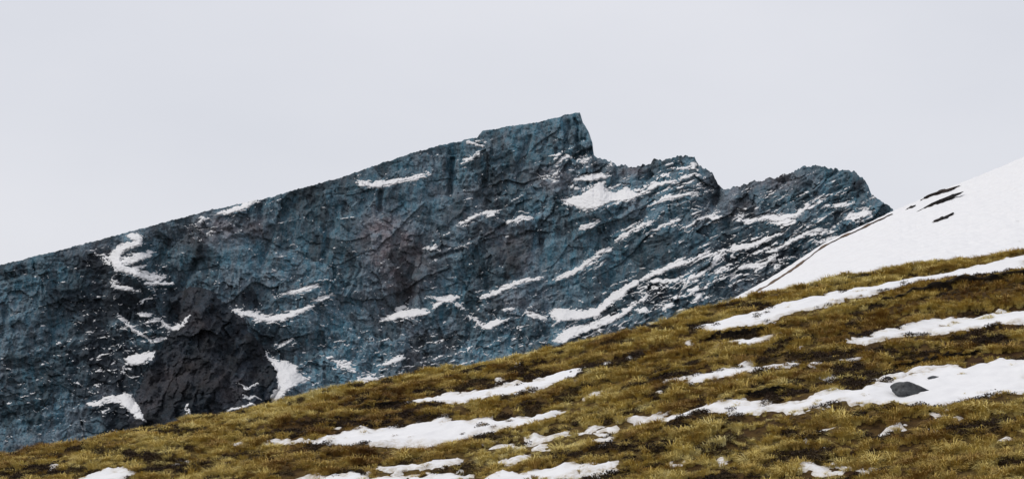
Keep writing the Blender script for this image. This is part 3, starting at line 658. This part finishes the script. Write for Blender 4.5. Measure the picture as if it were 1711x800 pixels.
HSNOW = [
 ("longest white snow strip running up to the right below the grass crest", [('p', [(1148,554),(1175,545),(1205,538),(1250,525),(1300,511),(1350,497),(1400,484),(1450,474),(1500,463),(1545,455),(1572,448),(1640,438),(1730,422),(1730,455),(1640,463),(1572,469),(1520,477),(1480,488),(1440,498),(1400,508),(1350,521),(1300,532),(1260,544),(1220,551),(1180,557)])]),
 ("short snow streak below the black peat hollow", [('p', [(1208,576),(1235,568),(1262,564),(1294,562),(1292,570),(1262,574),(1230,579)])]),
 ("tapering snow strip at the right between heather bands", [('p', [(1408,577),(1440,566),(1480,557),(1520,547),(1548,538),(1575,534),(1640,526),(1730,512),(1730,536),(1640,546),(1575,552),(1540,556),(1500,565),(1450,575)])]),
 ("slender wedge of snow in the middle right of the slope", [('p', [(1112,646),(1150,637),(1190,626),(1225,615),(1258,612),(1300,606),(1336,602),(1338,607),(1318,615),(1280,618),(1240,626),(1190,638),(1150,646)])]),
 ("large snow bed around the dark boulder at lower right", [('p', [(1088,702),(1125,693),(1150,688),(1190,683),(1230,677),(1275,674),(1310,677),(1350,668),(1390,664),(1430,657),(1455,652),(1480,640),(1510,633),(1545,624),(1575,620),(1640,610),(1730,596),(1730,655),(1640,668),(1572,676),(1520,676),(1470,678),(1420,675),(1380,682),(1340,692),(1310,694),(1260,693),(1210,695),(1160,697),(1120,704)])]),
 ("thin snow rim above the boulder's snow bed", [('p', [(1448,642),(1470,632),(1500,624),(1512,619),(1540,617),(1560,612),(1580,609),(1580,618),(1540,624),(1500,636),(1470,643)])]),
 ("rounded snow lump perched over the boulder's snow bed", [('p', [(1512,617),(1518,612),(1532,611),(1540,615),(1534,619),(1520,620)])]),
 ("long snow bed in the centre ending among stones", [('p', [(680,672),(720,666),(770,662),(800,655),(830,647),(862,645),(885,637),(905,632),(935,621),(960,614),(972,613),(976,622),(965,632),(940,641),(910,651),(880,657),(850,661),(820,664),(790,670),(760,677),(720,676),(690,678)])]),
 ("small snow patch just above the central snow bed", [('p', [(828,636),(842,635),(850,639),(866,641),(858,645),(842,647),(832,645)])]),
 ("big snow bed low left of centre with thin left tail", [('p', [(430,733),(480,733),(532,733),(548,724),(570,722),(610,717),(650,713),(690,708),(720,705),(735,697),(752,697),(775,705),(810,701),(850,696),(890,693),(918,686),(950,682),(960,685),(930,692),(895,704),(870,709),(830,713),(790,720),(750,728),(720,734),(690,738),(660,742),(610,742),(560,740),(480,738)])]),
 ("pale snow strip low down left of centre", [('p', [(612,790),(650,780),(690,776),(730,770),(770,763),(792,763),(780,769),(750,774),(730,780),(690,784),(650,793)])]),
 ("snow scrap cut off by the bottom left corner", [('p', [(110,806),(150,796),(180,789),(222,788),(218,797),(190,806),(150,814)])]),
 ("bottom snow bed reaching out of the frame at centre", [('p', [(800,806),(840,797),(880,790),(920,784),(960,781),(1000,776),(1032,770),(1040,775),(1022,784),(990,793),(950,800),(900,812),(820,816)])]),
 ("snow bank on the bottom edge left of centre", [('p', [(470,806),(520,797),(570,794),(600,797),(640,800),(700,796),(740,790),(800,788),(800,797),(740,806),(640,814),(500,816)])]),
 ("patchy snow strip with grass tufts below centre", [('p', [(870,735),(890,729),(920,725),(950,722),(985,716),(1020,712),(1046,711),(1044,717),(1010,722),(985,727),(950,728),(920,733),(885,737)])]),
 ("small snow wedge left of the bottom centre bed", [('p', [(832,766),(850,760),(880,756),(892,758),(884,764),(860,769),(840,770)])]),
 ("bottom right snow strip above the frame edge", [('p', [(1310,783),(1345,775),(1380,771),(1420,771),(1455,770),(1480,772),(1476,777),(1430,776),(1400,779),(1350,784)])]),
 ("snow fragment left of the bottom right strip", [('p', [(1112,768),(1130,764),(1150,760),(1168,759),(1160,764),(1140,768),(1120,771)])]),
 ("tiny snow fleck in the grass at right", [('p', [(1366,721),(1380,716),(1398,717),(1394,722),(1376,723)])]),
 ("slim snow fleck right of the tiny fleck", [('p', [(1460,721),(1480,717),(1500,713),(1516,710),(1512,715),(1490,720),(1470,723)])]),
 ("small snow dash right of the central snow bed", [('p', [(986,661),(996,655),(1010,653),(1012,657),(1000,661)])]),
 ("snow dash between the wedge and the boulder bed", [('p', [(1345,614),(1360,610),(1370,611),(1364,615),(1350,616)])]),
 ("faint snow thread above the big low snow bed", [('l', [(940,683,1.6),(965,679,2.4),(990,676,2.4),(1012,673,1.6)])]),
 ("thin snow thread left of the boulder bed's tail", [('l', [(1046,703,2),(1070,700,3),(1092,698,3),(1112,694,2)])]),
 ("snow scrap left of the wavy dashes low in the centre", [('l', [(812,748,2),(836,745,3),(862,743,2)])]),
 ("snow scraps above the bottom centre bed", [('l', [(985,738,2),(1005,733,2.6),(1030,730,1.8)])]),
]
SCRAPS = [(1396, 596, 16), (1290, 588, 14), (1322, 591, 12), (1418, 603, 20), (800, 741, 18), (690, 768, 16), (905, 746, 20), (945, 759, 22), (1060, 601, 12), (1000, 613, 10), (1442, 662, 16), (1556, 719, 16),
          (1566, 704, 22), (1540, 771, 18), (742, 744, 12), (1100, 666, 12), (1150, 573, 14), (1085, 562, 12), (400, 740, 14), (470, 751, 12), (1255, 736, 14), (1350, 741, 20), (1020, 690, 16), (975, 744, 18), (1060, 722, 14),
          (1010, 745, 14), (1640, 640, 20), (1600, 705, 16), (1680, 728, 24), (1215, 756, 14), (860, 612, 10), (1250, 640, 14), (1180, 601, 12), (560, 714, 14), (600, 705, 12), (1462, 556, 14), (1392, 633, 12), (300, 772, 14), (90, 782, 18), (1490, 655, 12)]
HS_W = []
for lab, shp in HSNOW:
    kind, pts = shp[0]
    if kind == 'l':
        top = [(x, y - r) for x, y, r in pts]; bot = [(x, y + r) for x, y, r in pts][::-1]
        pts = [(pts[0][0] - 5, pts[0][1])] + top + [(pts[-1][0] + 5, pts[-1][1])] + bot
    P = np.array(pts, float)
    x, y = unproject(P[:, 0], P[:, 1])
    HS_W.append((lab, list(zip(x, y))))

def hsnow_sdf(X, Y, only=None):
    d = np.full(X.shape, 50.0)
    for lab, P in HS_W:
        A = np.array(P)
        sel = (X > A[:, 0].min() - 4) & (X < A[:, 0].max() + 4) & (Y > A[:, 1].min() - 4) & (Y < A[:, 1].max() + 4)
        if sel.any(): d[sel] = np.minimum(d[sel], sdf_poly(P, X[sel], Y[sel]))
    for px, py, wp in SCRAPS:
        x, y = unproject(np.array([float(px)]), np.array([float(py)]))
        d = np.minimum(d, np.hypot((X - x[0]) / 1.0, (Y - y[0]) / 1.0) - wp / 2 / FOC * y[0])
    return d
def snow_hollow(d):           # ground under the snow is a smooth shallow hollow
    return smooth(0.8, -1.2, d)
def hill(X, Y, d=None):
    z = hill_plain(X, Y)
    if d is None: d = hsnow_sdf(X, Y)
    h = snow_hollow(d)
    z = z + relief(X, Y) * (1 - 0.6 * h) - 0.06 * h
    return near_knoll(X, Y, z)

gX = np.concatenate([np.linspace(-260, -40, 40), np.arange(-39.7, 46, 0.21), np.linspace(46.5, 260, 40)])
gY = np.concatenate([np.linspace(-60, 64, 60), np.arange(64.5, 131, 0.21), np.linspace(131.5, 215, 44)])
HX, HY = np.meshgrid(gX, gY)
HD = hsnow_sdf(HX, HY)
HZ = hill(HX, HY, HD)
HZ = HZ - 0.9 * np.maximum(0, HY - 150)
nr, nc = HX.shape
me = mesh_from(np.stack([HX, HY, HZ], -1).reshape(-1, 3), grid_quads(nr, nc)[:, ::-1])
hillside = add_obj("hillside", me, M_TURF, kind="structure", label="golden brown grassy hillside rising to the right")

def hill_snow(P, patchy=False, grow=0.10):
    A = np.array(P)
    st = 0.14
    gx, gy = np.meshgrid(np.arange(A[:, 0].min() - 1.2, A[:, 0].max() + 1.2, st), np.arange(A[:, 1].min() - 1.2, A[:, 1].max() + 1.2, st))
    nx = gx + 0.45 * fbm(gx / 1.5, gy / 1.8, 601, 4, 0.65); ny = gy + 0.7 * fbm(gx / 1.5, gy / 1.8, 607, 4, 0.65)
    s = sdf_poly(P, nx, ny) - grow
    if patchy:
        s = s + 0.8 * np.maximum(0, fbm(gx / 1.3, gy / 1.0, 611, 3) + 0.1)
    t = np.clip(-s * 0.26, -0.4, 0.13) + 0.075 * fbm(gx / 2.0, gy / 1.4, 617, 4, 0.6)
    dd = hsnow_sdf(gx, gy)
    V = np.stack([gx, gy, hill(gx, gy, dd) + t], -1)
    quads = grid_quads(*gx.shape, keep=s < 0.75)[:, ::-1]
    used = np.unique(quads)
    return compact(V.reshape(-1, 3), quads) + (smooth(-0.75, 0.05, s).ravel()[used],)
for lab, P in HS_W:
    v_, q, rim = hill_snow(P, lab.startswith("patchy") or lab.startswith("thin snow rim"))
    me = mesh_from(v_, q); set_attr(me, "rim", rim)
    add_obj("snow_patch", me, M_SNOW_EDGE, label=lab, category="snow patch", group="snow patches on the grassy hillside")
# crumbs of snow caught between tussocks
VV, QQ, RR = [], [], []; off = 0
for px, py, wp in SCRAPS:
    th = np.linspace(0, 2 * math.pi, 9)[:-1]
    x, y = unproject(px + wp / 2 * np.cos(th), py + (1.6 + 0.05 * wp) * np.sin(th) - 0.12 * wp / 2 * np.cos(th))
    v_, q, rim = hill_snow(list(zip(x, y)), False, 0.05)
    VV.append(v_); QQ.append(q + off); RR.append(rim); off += len(v_)
me = mesh_from(np.concatenate(VV), np.concatenate(QQ)); set_attr(me, "rim", np.concatenate(RR))
add_obj("snow_crumbs", me, M_SNOW_EDGE, kind="stuff", label="small scraps of snow caught between the tussocks", category="snow")

# ------------------------------------------------------------------ white snow slope behind the crest at the right
SE = [(1150, 545), (1222, 500), (1262, 478), (1300, 456), (1340, 430), (1380, 404), (1420, 386), (1460, 368), (1494, 351), (1520, 341), (1545, 329), (1572, 318), (1640, 292), (1711, 262), (2000, 150)]
EX, EY = np.array(SE).T
def s_edge(px): return np.interp(px, EX, EY) + 1.0 * perlin(px / 14, px * 0, 701) + 0.4 * perlin(px / 5, px * 0, 703)
def s_depth(px, py):
    e = s_edge(px); b = crest(px) + 40
    v = np.clip((b - py) / (b - e), 0, 1)
    return 175 + 85 * v ** 1.15 + 2.2 * fbm(px / 90, py / 34, 711, 3) + 0.5 * fbm((px + 1.6 * py) / 26, (py - 0.3 * px) / 5, 715, 3)
sc_ = np.concatenate([np.arange(1150, 1730, 1.8), np.linspace(1735, 2000, 30)])
sv = np.linspace(0, 1, 190)[:, None]
SPX = np.repeat(sc_[None], 190, 0); e_ = s_edge(sc_)[None]; SPY = e_ + sv * (crest(sc_)[None] + 40 - e_)
sf = to_world(SPX, SPY, s_depth(SPX, SPY))
sb = np.stack([sf[0] + np.array([0, s, -0.5 * s]) for s in (120, 60, 30, 14, 5, 1.5)], 0)
allv = np.concatenate([sb, sf], 0)
add_obj("snow_slope", mesh_from(allv.reshape(-1, 3), grid_quads(*allv.shape[:2])), M_SNOW, kind="structure", label="smooth white snow slope rising to the right behind the grass crest")
# strip of bare dirt melted out along its left edge
st_x, st_u = np.meshgrid(np.arange(1228, 1492, 1.0), np.linspace(-1, 1, 9))
wdt = 0.7 + 2.4 * smooth(-0.3, 0.5, fbm(st_x / 30, st_x * 0, 721, 2)) * smooth(1490, 1440, st_x)
ctr = s_edge(st_x) + 4.0 + 6 * smooth(1400, 1300, st_x) + 2.0 * perlin(st_x / 40, st_x * 0, 725)
st_y = ctr + st_u * wdt * (1 + 0.4 * perlin(st_x / 6, st_u * 2, 731))
Y = s_depth(st_x, st_y) - (0.9 * (1 - st_u ** 2) - 0.15) * 2.0
V = to_world(st_x, st_y, Y)
add_obj("dirt_strip", mesh_from(V.reshape(-1, 3), grid_quads(*st_x.shape)), M_DIRT, kind="structure", label="thin brown strip of bare dirt along the snow slope's left edge")

# valley floor far below, out to the horizon
vx, vy = np.meshgrid(np.linspace(-16000, 16000, 60), np.linspace(-8000, 24000, 60))
vz = -150 + 8 * fbm(vx / 900, vy / 900, 741, 3)
add_obj("valley_ground", mesh_from(np.stack([vx, vy, vz], -1).reshape(-1, 3), grid_quads(60, 60)[:, ::-1]), M_VALLEY, kind="structure", label="dark valley ground far below the hillside")

# ------------------------------------------------------------------ rocks
def rock_mesh(seed, sx, sy, sz, rough=0.25, sub=4, flat=0.35, taper=0.0):
    bm = bmesh.new(); bmesh.ops.create_icosphere(bm, subdivisions=sub, radius=1.0)
    me = bpy.data.meshes.new("rock"); bm.to_mesh(me); bm.free()
    co = np.zeros(len(me.vertices) * 3); me.vertices.foreach_get("co", co); co = co.reshape(-1, 3)
    r = np.random.default_rng(seed)
    for _ in range(16):                                   # broken facets
        n = r.normal(size=3); n /= np.linalg.norm(n); d = r.uniform(0.55, 0.88)
        k = co @ n - d
        co = co - np.where(k > 0, k, 0)[:, None] * n[None] * 0.9
    co = co * (1 + rough * 0.5 * fbm(co[:, 0] * 1.6 + seed, co[:, 1] * 1.6 + co[:, 2] * 1.3, seed, 4)[:, None])
    co[:, 2] = np.where(co[:, 2] < -flat, -flat + (co[:, 2] + flat) * 0.2, co[:, 2])
    co[:, 1:] *= (1 - taper * np.clip(co[:, :1] + 0.25, 0, 1.1) ** 1.3)
    co = co * np.array([sx, sy, sz])
    me.vertices.foreach_set("co", co.astype(np.float32).ravel()); me.update()
    me.polygons.foreach_set("use_smooth", np.ones(len(me.polygons), dtype=bool))
    return me
def on_hill(px, py):
    x, y = unproject(np.array([float(px)]), np.array([float(py)]))
    z = hill(x, y)
    return float(x[0]), float(y[0]), float(z[0])

def place_rock(px, py, wpx, hpx, label, seed, mat=M_STONE, group=None, name="boulder", cat="boulder", tilt=0.0, taper=0.0):
    x, y, z = on_hill(px, py)
    sx = wpx / FOC * y / 2; sz = hpx / FOC * y * 0.72
    o = add_obj(name, rock_mesh(seed, sx, sx * 0.7, sz, taper=taper), mat, label=label, category=cat)
    o.location = (x, y, z + sz * 0.3); o.rotation_euler = (0, tilt, 0.3 * math.sin(seed))
    if group: o["group"] = group
    return o
place_rock(1525, 657, 76, 27, "largest dark grey boulder lying on the snow bed at lower right", 3, tilt=0.03, taper=0.62)
place_rock(1508, 640, 16, 6, "small flat stone just above the large boulder", 8)
place_rock(1564, 634, 30, 7, "low dark stone at the upper right of the large boulder", 12)
place_rock(1484, 640, 18, 6, "small dark stone up left of the large boulder", 15)
for i, (px, py, w_, h_) in enumerate([(955, 624, 9, 6), (966, 630, 11, 6), (948, 634, 7, 4), (975, 622, 10, 6), (984, 628, 9, 5), (936, 638, 8, 4), (962, 638, 8, 4), (992, 620, 10, 5), (1004, 612, 9, 4), (972, 612, 8, 4), (924, 642, 7, 3), (944, 626, 6, 4)]):
    place_rock(px, py, w_, h_, "small grey stone at the right end of the central snow bed", 30 + i, name="stone", cat="stone", group="stones at the end of the central snow bed")

# dark outcrops standing out of the white snow slope at the right edge
def slope_rock(pts, label, seed):
    p = np.array(pts, float); c = p.mean(0)
    y = float(s_depth(np.array([c[0]]), np.array([c[1]]))[0])
    L = np.hypot(*(p[1] - p[0])) / FOC * y; th = pts_th / FOC * y
    ang = math.atan2(-(p[1][1] - p[0][1]), p[1][0] - p[0][0])
    o = add_obj("rock_outcrop", rock_mesh(seed, L / 2 * 1.1, 1.1, th * 0.8, 1.3), M_OUT, label=label, category="rock")
    o.location = ((c[0] - CX) / FOC * y, y, (HOR - c[1]) / FOC * y); o.rotation_euler = (0, -ang, 0)
pts_th = 5; slope_rock([(1546, 332), (1604, 311)], "uppermost dark rock rib near the top of the white slope", 61)
pts_th = 6; slope_rock([(1533, 355), (1606, 322)], "longest dark rock rib slanting across the white slope", 64)
pts_th = 4; slope_rock([(1553, 377), (1594, 356)], "lowest short dark rock rib on the white slope", 67)
pts_th = 2; slope_rock([(1514, 350), (1532, 342)], "faint thin rock sliver left of the longest rib", 70)

# ------------------------------------------------------------------ peat banks: black undercut turf edges
BANK_TOPS = []; BANK_PATHS = []
def peat_bank(path, label, seed):
    """path: (px, py at the foot, height px); a lumpy undercut bank following the slope"""
    BANK_PATHS.append(path); P = np.array(path, float)
    n = 70
    tt_ = np.linspace(0, 1, n); src = np.linspace(0, 1, len(P))
    px = np.interp(tt_, src, P[:, 0]); py = np.interp(tt_, src, P[:, 1]); hp = np.interp(tt_, src, P[:, 2])
    x, y = unproject(px, py); z = hill(x, y); h = hp / FOC * y * (1 + 0.25 * perlin(tt_ * 14, tt_ * 0, seed))
    prof = [(-0.05, -0.25), (0.10, 0.10), (0.20, 0.40), (0.06, 0.70), (0.02, 0.88), (0.25, 0.96), (0.6, 0.86), (1.0, 0.5), (1.5, 0.0), (1.8, -0.4)]
    V = np.zeros((len(prof), n, 3))
    for i, (dy, dz) in enumerate(prof):
        j = 0.10 * fbm(tt_ * 22, tt_ * 0 + i * 0.7, seed + 3, 3)
        V[i, :, 0] = x; V[i, :, 1] = y + dy * h + j; V[i, :, 2] = z + dz * h + 0.6 * j
    for k in range(int(n * 2.2)):
        i = rng.integers(1, n - 1); f = rng.uniform(0.15, 1.1)
        BANK_TOPS.append((x[i] + rng.uniform(-0.3, 0.3), y[i] + f * h[i], z[i] + h[i] * np.interp(f, [0, .25, .6, 1.1], [.85, .9, .8, .4])))
    o = add_obj("peat_bank", mesh_from(V.reshape(-1, 3), grid_quads(len(prof), n)[:, ::-1]), M_PEAT, label=label, category="peat bank")
    return o
peat_bank([(1176, 568, 2), (1195, 569, 13), (1220, 566, 18), (1250, 561, 18), (1280, 560, 14), (1302, 556, 2)], "black overhanging peat bank above the short snow streak", 801)
peat_bank([(1410, 524, 2), (1440, 520, 8), (1480, 513, 11), (1520, 504, 14), (1560, 498, 18), (1640, 488, 19), (1740, 473, 16)], "long black peat bank under the right end of the longest snow strip", 811)
peat_bank([(1228, 668, 2), (1260, 668, 13), (1290, 664, 15), (1320, 658, 8), (1340, 655, 2)], "dark peat hollow above the left part of the boulder's snow bed", 821)
peat_bank([(598, 683, 2), (625, 680, 10), (650, 678, 12), (676, 675, 8), (690, 672, 2)], "dark peat hollow at the left end of the central snow bed", 831)
peat_bank([(1480, 608, 2), (1510, 606, 12), (1550, 601, 14), (1600, 594, 14), (1660, 588, 3)], "dark peat hollow above the large boulder's snow bed at right", 841)
peat_bank([(1092, 632, 2), (1110, 631, 8), (1135, 628, 8), (1154, 624, 2)], "small dark peat hollow left of the slender snow wedge", 851)

# ------------------------------------------------------------------ tussock grass and heather, scattered (uncountable)
proto_col = bpy.data.collections.new("tuft_shapes")          # source shapes, not linked to the scene
heath_col = bpy.data.collections.new("heather_shapes")
def tuft_mesh(seed, nb, spread, length, lean, width):
    r = np.random.default_rng(seed); V = []; F = []
    for i in range(nb):
        a = r.uniform(0, 2 * math.pi); rad = spread * math.sqrt(r.uniform(0, 1))
        x, y, z = rad * math.cos(a), rad * math.sin(a), -0.04
        out = r.uniform(0.25, 1.0)
        dx, dy = out * math.cos(a) + lean[0] + 0.25 * r.normal(), out * math.sin(a) + lean[1] + 0.25 * r.normal()
        L = length * r.uniform(0.55, 1.15); wdt = width * r.uniform(0.6, 1.3)
        hd = math.hypot(dx, dy) + 1e-6; sx, sy = -dy / hd * wdt, dx / hd * wdt
        b0 = len(V); n = 4; vz = 1.0
        for k in range(n):
            f = 1 - (k / (n - 1)) * 0.9
            V += [(x - sx * f, y - sy * f, z), (x + sx * f, y + sy * f, z)]
            m = L / (n - 1); d = np.array([dx * (0.35 + 0.55 * k), dy * (0.35 + 0.55 * k), 1.15 - 0.62 * k]); d /= np.linalg.norm(d)
            x, y, z = x + d[0] * m, y + d[1] * m, z + d[2] * m
        for k in range(n - 1):
            q = b0 + 2 * k; F.append((q, q + 1, q + 3, q + 2))
    return mesh_from(np.array(V), np.array(F), False)
def heath_mesh(seed):
    r = np.random.default_rng(seed); V = []; F = []
    for i in range(150):
        p = r.normal(size=3); p /= np.linalg.norm(p); p *= r.uniform(0.5, 1.0)
        p = np.array([p[0] * 0.34, p[1] * 0.30, abs(p[2]) * 0.26])
        a = r.normal(size=3); a /= np.linalg.norm(a); b = np.cross(a, r.normal(size=3)); b /= np.linalg.norm(b)
        s = r.uniform(0.025, 0.055); b0 = len(V)
        V += [tuple(p - a * s), tuple(p + b * s * 0.5), tuple(p + a * s), tuple(p - b * s * 0.5)]
        F.append((b0, b0 + 1, b0 + 2, b0 + 3))
    return mesh_from(np.array(V), np.array(F), False)
for i in range(7):
    me = tuft_mesh(900 + i, 64, 0.15, 0.46, (-0.35, -0.25), 0.016); me.materials.append(M_GRASS)
    proto_col.objects.link(bpy.data.objects.new("tussock_shape", me))
for i in range(4):
    me = heath_mesh(950 + i); me.materials.append(M_HEATH)
    heath_col.objects.link(bpy.data.objects.new("heather_shape", me))

def scatter(name, pts, rot, scl, col_, **props):
    me = bpy.data.meshes.new(name)
    me.vertices.add(len(pts)); me.vertices.foreach_set("co", np.asarray(pts, dtype=np.float32).ravel())
    a = me.attributes.new("rot", 'FLOAT_VECTOR', 'POINT'); a.data.foreach_set("vector", np.asarray(rot, dtype=np.float32).ravel())
    a = me.attributes.new("scl", 'FLOAT_VECTOR', 'POINT'); a.data.foreach_set("vector", np.asarray(scl, dtype=np.float32).ravel())
    o = add_obj(name, me, None, **props)
    ng = bpy.data.node_groups.new(name + "_scatter", 'GeometryNodeTree')
    ng.interface.new_socket("Geometry", in_out='INPUT', socket_type='NodeSocketGeometry')
    ng.interface.new_socket("Geometry", in_out='OUTPUT', socket_type='NodeSocketGeometry')
    N = ng.nodes; L = ng.links
    gi, go = N.new("NodeGroupInput"), N.new("NodeGroupOutput")
    ci = N.new("GeometryNodeCollectionInfo"); ci.inputs['Collection'].default_value = col_
    ci.inputs['Separate Children'].default_value = True; ci.inputs['Reset Children'].default_value = True
    ip = N.new("GeometryNodeInstanceOnPoints"); ip.inputs['Pick Instance'].default_value = True
    ra = N.new("GeometryNodeInputNamedAttribute"); ra.data_type = 'FLOAT_VECTOR'; ra.inputs['Name'].default_value = "rot"
    sa = N.new("GeometryNodeInputNamedAttribute"); sa.data_type = 'FLOAT_VECTOR'; sa.inputs['Name'].default_value = "scl"
    L.new(gi.outputs[0], ip.inputs['Points']); L.new(ci.outputs[0], ip.inputs['Instance'])
    L.new(ra.outputs[0], ip.inputs['Rotation']); L.new(sa.outputs[0], ip.inputs['Scale'])
    L.new(ip.outputs[0], go.inputs[0])
    md = o.modifiers.new("scatter", 'NODES'); md.node_group = ng
    return o

# candidates on a jittered grid over the part of the slope in view, with a margin
sp = 0.30
cx_, cy_ = np.meshgrid(np.arange(-40, 46, sp), np.arange(62, 129, sp))
cx_ = (cx_ + rng.uniform(-0.5, 0.5, cx_.shape) * sp).ravel(); cy_ = (cy_ + rng.uniform(-0.5, 0.5, cy_.shape) * sp).ravel()
ppx = CX + FOC * cx_ / cy_
ok = (ppx > -160) & (ppx < 1870)
cx_, cy_ = cx_[ok], cy_[ok]
cd = hsnow_sdf(cx_, cy_)
cz = hill(cx_, cy_, cd)
ppx = CX + FOC * cx_ / cy_; ppy = HOR - FOC * cz / cy_
ok = (ppy < 860)
cx_, cy_, cz, cd = cx_[ok], cy_[ok], cz[ok], cd[ok]; ppx, ppy = ppx[ok], ppy[ok]
u = rng.uniform(0, 1, cx_.shape)
q = cy_ - 0.25 * cx_
hn = fbm(cx_ / 6.0, q / 2.6, 961, 3, 0.6)                     # heather stripes along the terraces
bare = 0.75 * hummock(cx_, cy_) + 0.35 * fbm(cx_ / 3.2, q / 1.5, 971, 3, 0.55)
HEATH_BEDS = [(634, 676, 48, 9), (723, 657, 28, 6), (805, 641, 38, 7), (883, 626, 34, 7), (623, 711, 44, 6), (708, 698, 36, 6), (890, 682, 28, 7), (1121, 626, 24, 8), (816, 734, 40, 5), (965, 763, 54, 7),
              (1058, 748, 64, 9), (1002, 611, 38, 7), (1125, 623, 24, 7), (1296, 656, 44, 10), (1365, 599, 64, 10), (1524, 590, 60, 10), (1350, 641, 40, 7), (1344, 764, 40, 9), (1215, 734, 36, 7), (1206, 752, 40, 7),
              (1470, 728, 46, 8), (1098, 743, 34, 7), (1335, 728, 40, 6), (460, 725, 60, 6), (280, 722, 40, 5), (190, 758, 36, 6), (250, 764, 36, 7), (418, 764, 34, 6), (292, 779, 40, 8), (550, 707, 50, 6), (1180, 548, 30, 6), (1300, 600, 36, 7),
              (1440, 640, 34, 7), (1030, 575, 30, 5), (1100, 550, 30, 5), (1250, 514, 40, 5), (1640, 570, 50, 9), (1620, 720, 50, 8), (60, 790, 50, 7), (1420, 620, 36, 7), (1230, 700, 34, 5)]
bed = np.full(cx_.shape, -9.0)
jx = 14 * fbm(cx_ / 2.0, cy_ / 2.0, 981, 3); jy = 4 * fbm(cx_ / 2.0, cy_ / 2.0, 985, 3)
for bx_, by_, rx_, ry_ in HEATH_BEDS:
    bed = np.maximum(bed, 1 - np.hypot((ppx + jx - bx_) / (rx_ * 1.15), (ppy + jy - by_) / (ry_ * 1.15)))
heath = (hn - 0.45 * bare > 0.30) | (bed > 0)
clear = np.zeros(cx_.shape, bool)                      # trodden, cropped ground in front of the peat banks
for P_ in BANK_PATHS:
    clear |= sdf_line([(p[0], p[1] + 3.0, 4.0) for p in P_], ppx, ppy) < 0
edge_n = 0.35 * fbm(cx_ / 1.2, cy_ / 1.2, 975, 2)
on_snow = ((cd + 1.6 * edge_n) < 0.05) & ~((cd > -1.8) & (bare > 0.26) & (u < 0.35))
cb1 = hsnow_sdf(cx_, cy_ + 0.8); cb2 = hsnow_sdf(cx_, cy_ + 1.8)
front_edge = (cd > -0.1) & (np.minimum(cb1, cb2) < -0.1)
u2 = rng.uniform(0, 1, cx_.shape)
on_snow = on_snow | (front_edge & (u2 < 0.15))
front_edge = front_edge | clear
g_ok = (~on_snow) & (~heath | (u < 0.16)) & ((bare > -0.16) | (u < 0.14))
h_ok = (~on_snow) & heath & (u < 0.75)
gp = np.stack([cx_, cy_, cz - 0.02], -1)[g_ok]; gb = bare[g_ok]; gs = np.where(front_edge[g_ok], 0.45, np.where(cd[g_ok] < 0, 0.55, 1.0))
gp = np.concatenate([gp, np.array(BANK_TOPS)], 0); gb = np.concatenate([gb, np.full(len(BANK_TOPS), 0.1)]); gs = np.concatenate([gs, np.full(len(BANK_TOPS), 0.5)])
n = len(gp)
sc1 = rng.uniform(0.6, 1.25, n) * (0.80 + 0.75 * np.clip(gb + 0.2, 0, 1)) * gs
scatter("tussock_grass", gp, np.stack([rng.normal(0, 0.12, n), rng.normal(0, 0.12, n), rng.normal(0, 0.7, n)], -1),
        np.stack([sc1, sc1, sc1 * rng.uniform(0.75, 1.1, n)], -1), proto_col, kind="stuff", label="dry golden tussock grass covering the hillside", category="grass")
n = h_ok.sum(); sc2 = rng.uniform(0.6, 1.3, n)
scatter("heather", np.stack([cx_, cy_, cz - 0.03], -1)[h_ok], np.stack([np.zeros(n), np.zeros(n), rng.uniform(0, 6.28, n)], -1),
        np.stack([sc2, sc2, sc2 * 0.85], -1), heath_col, kind="stuff", label="low dark heather growing in bands between the grass tussocks", category="heather")
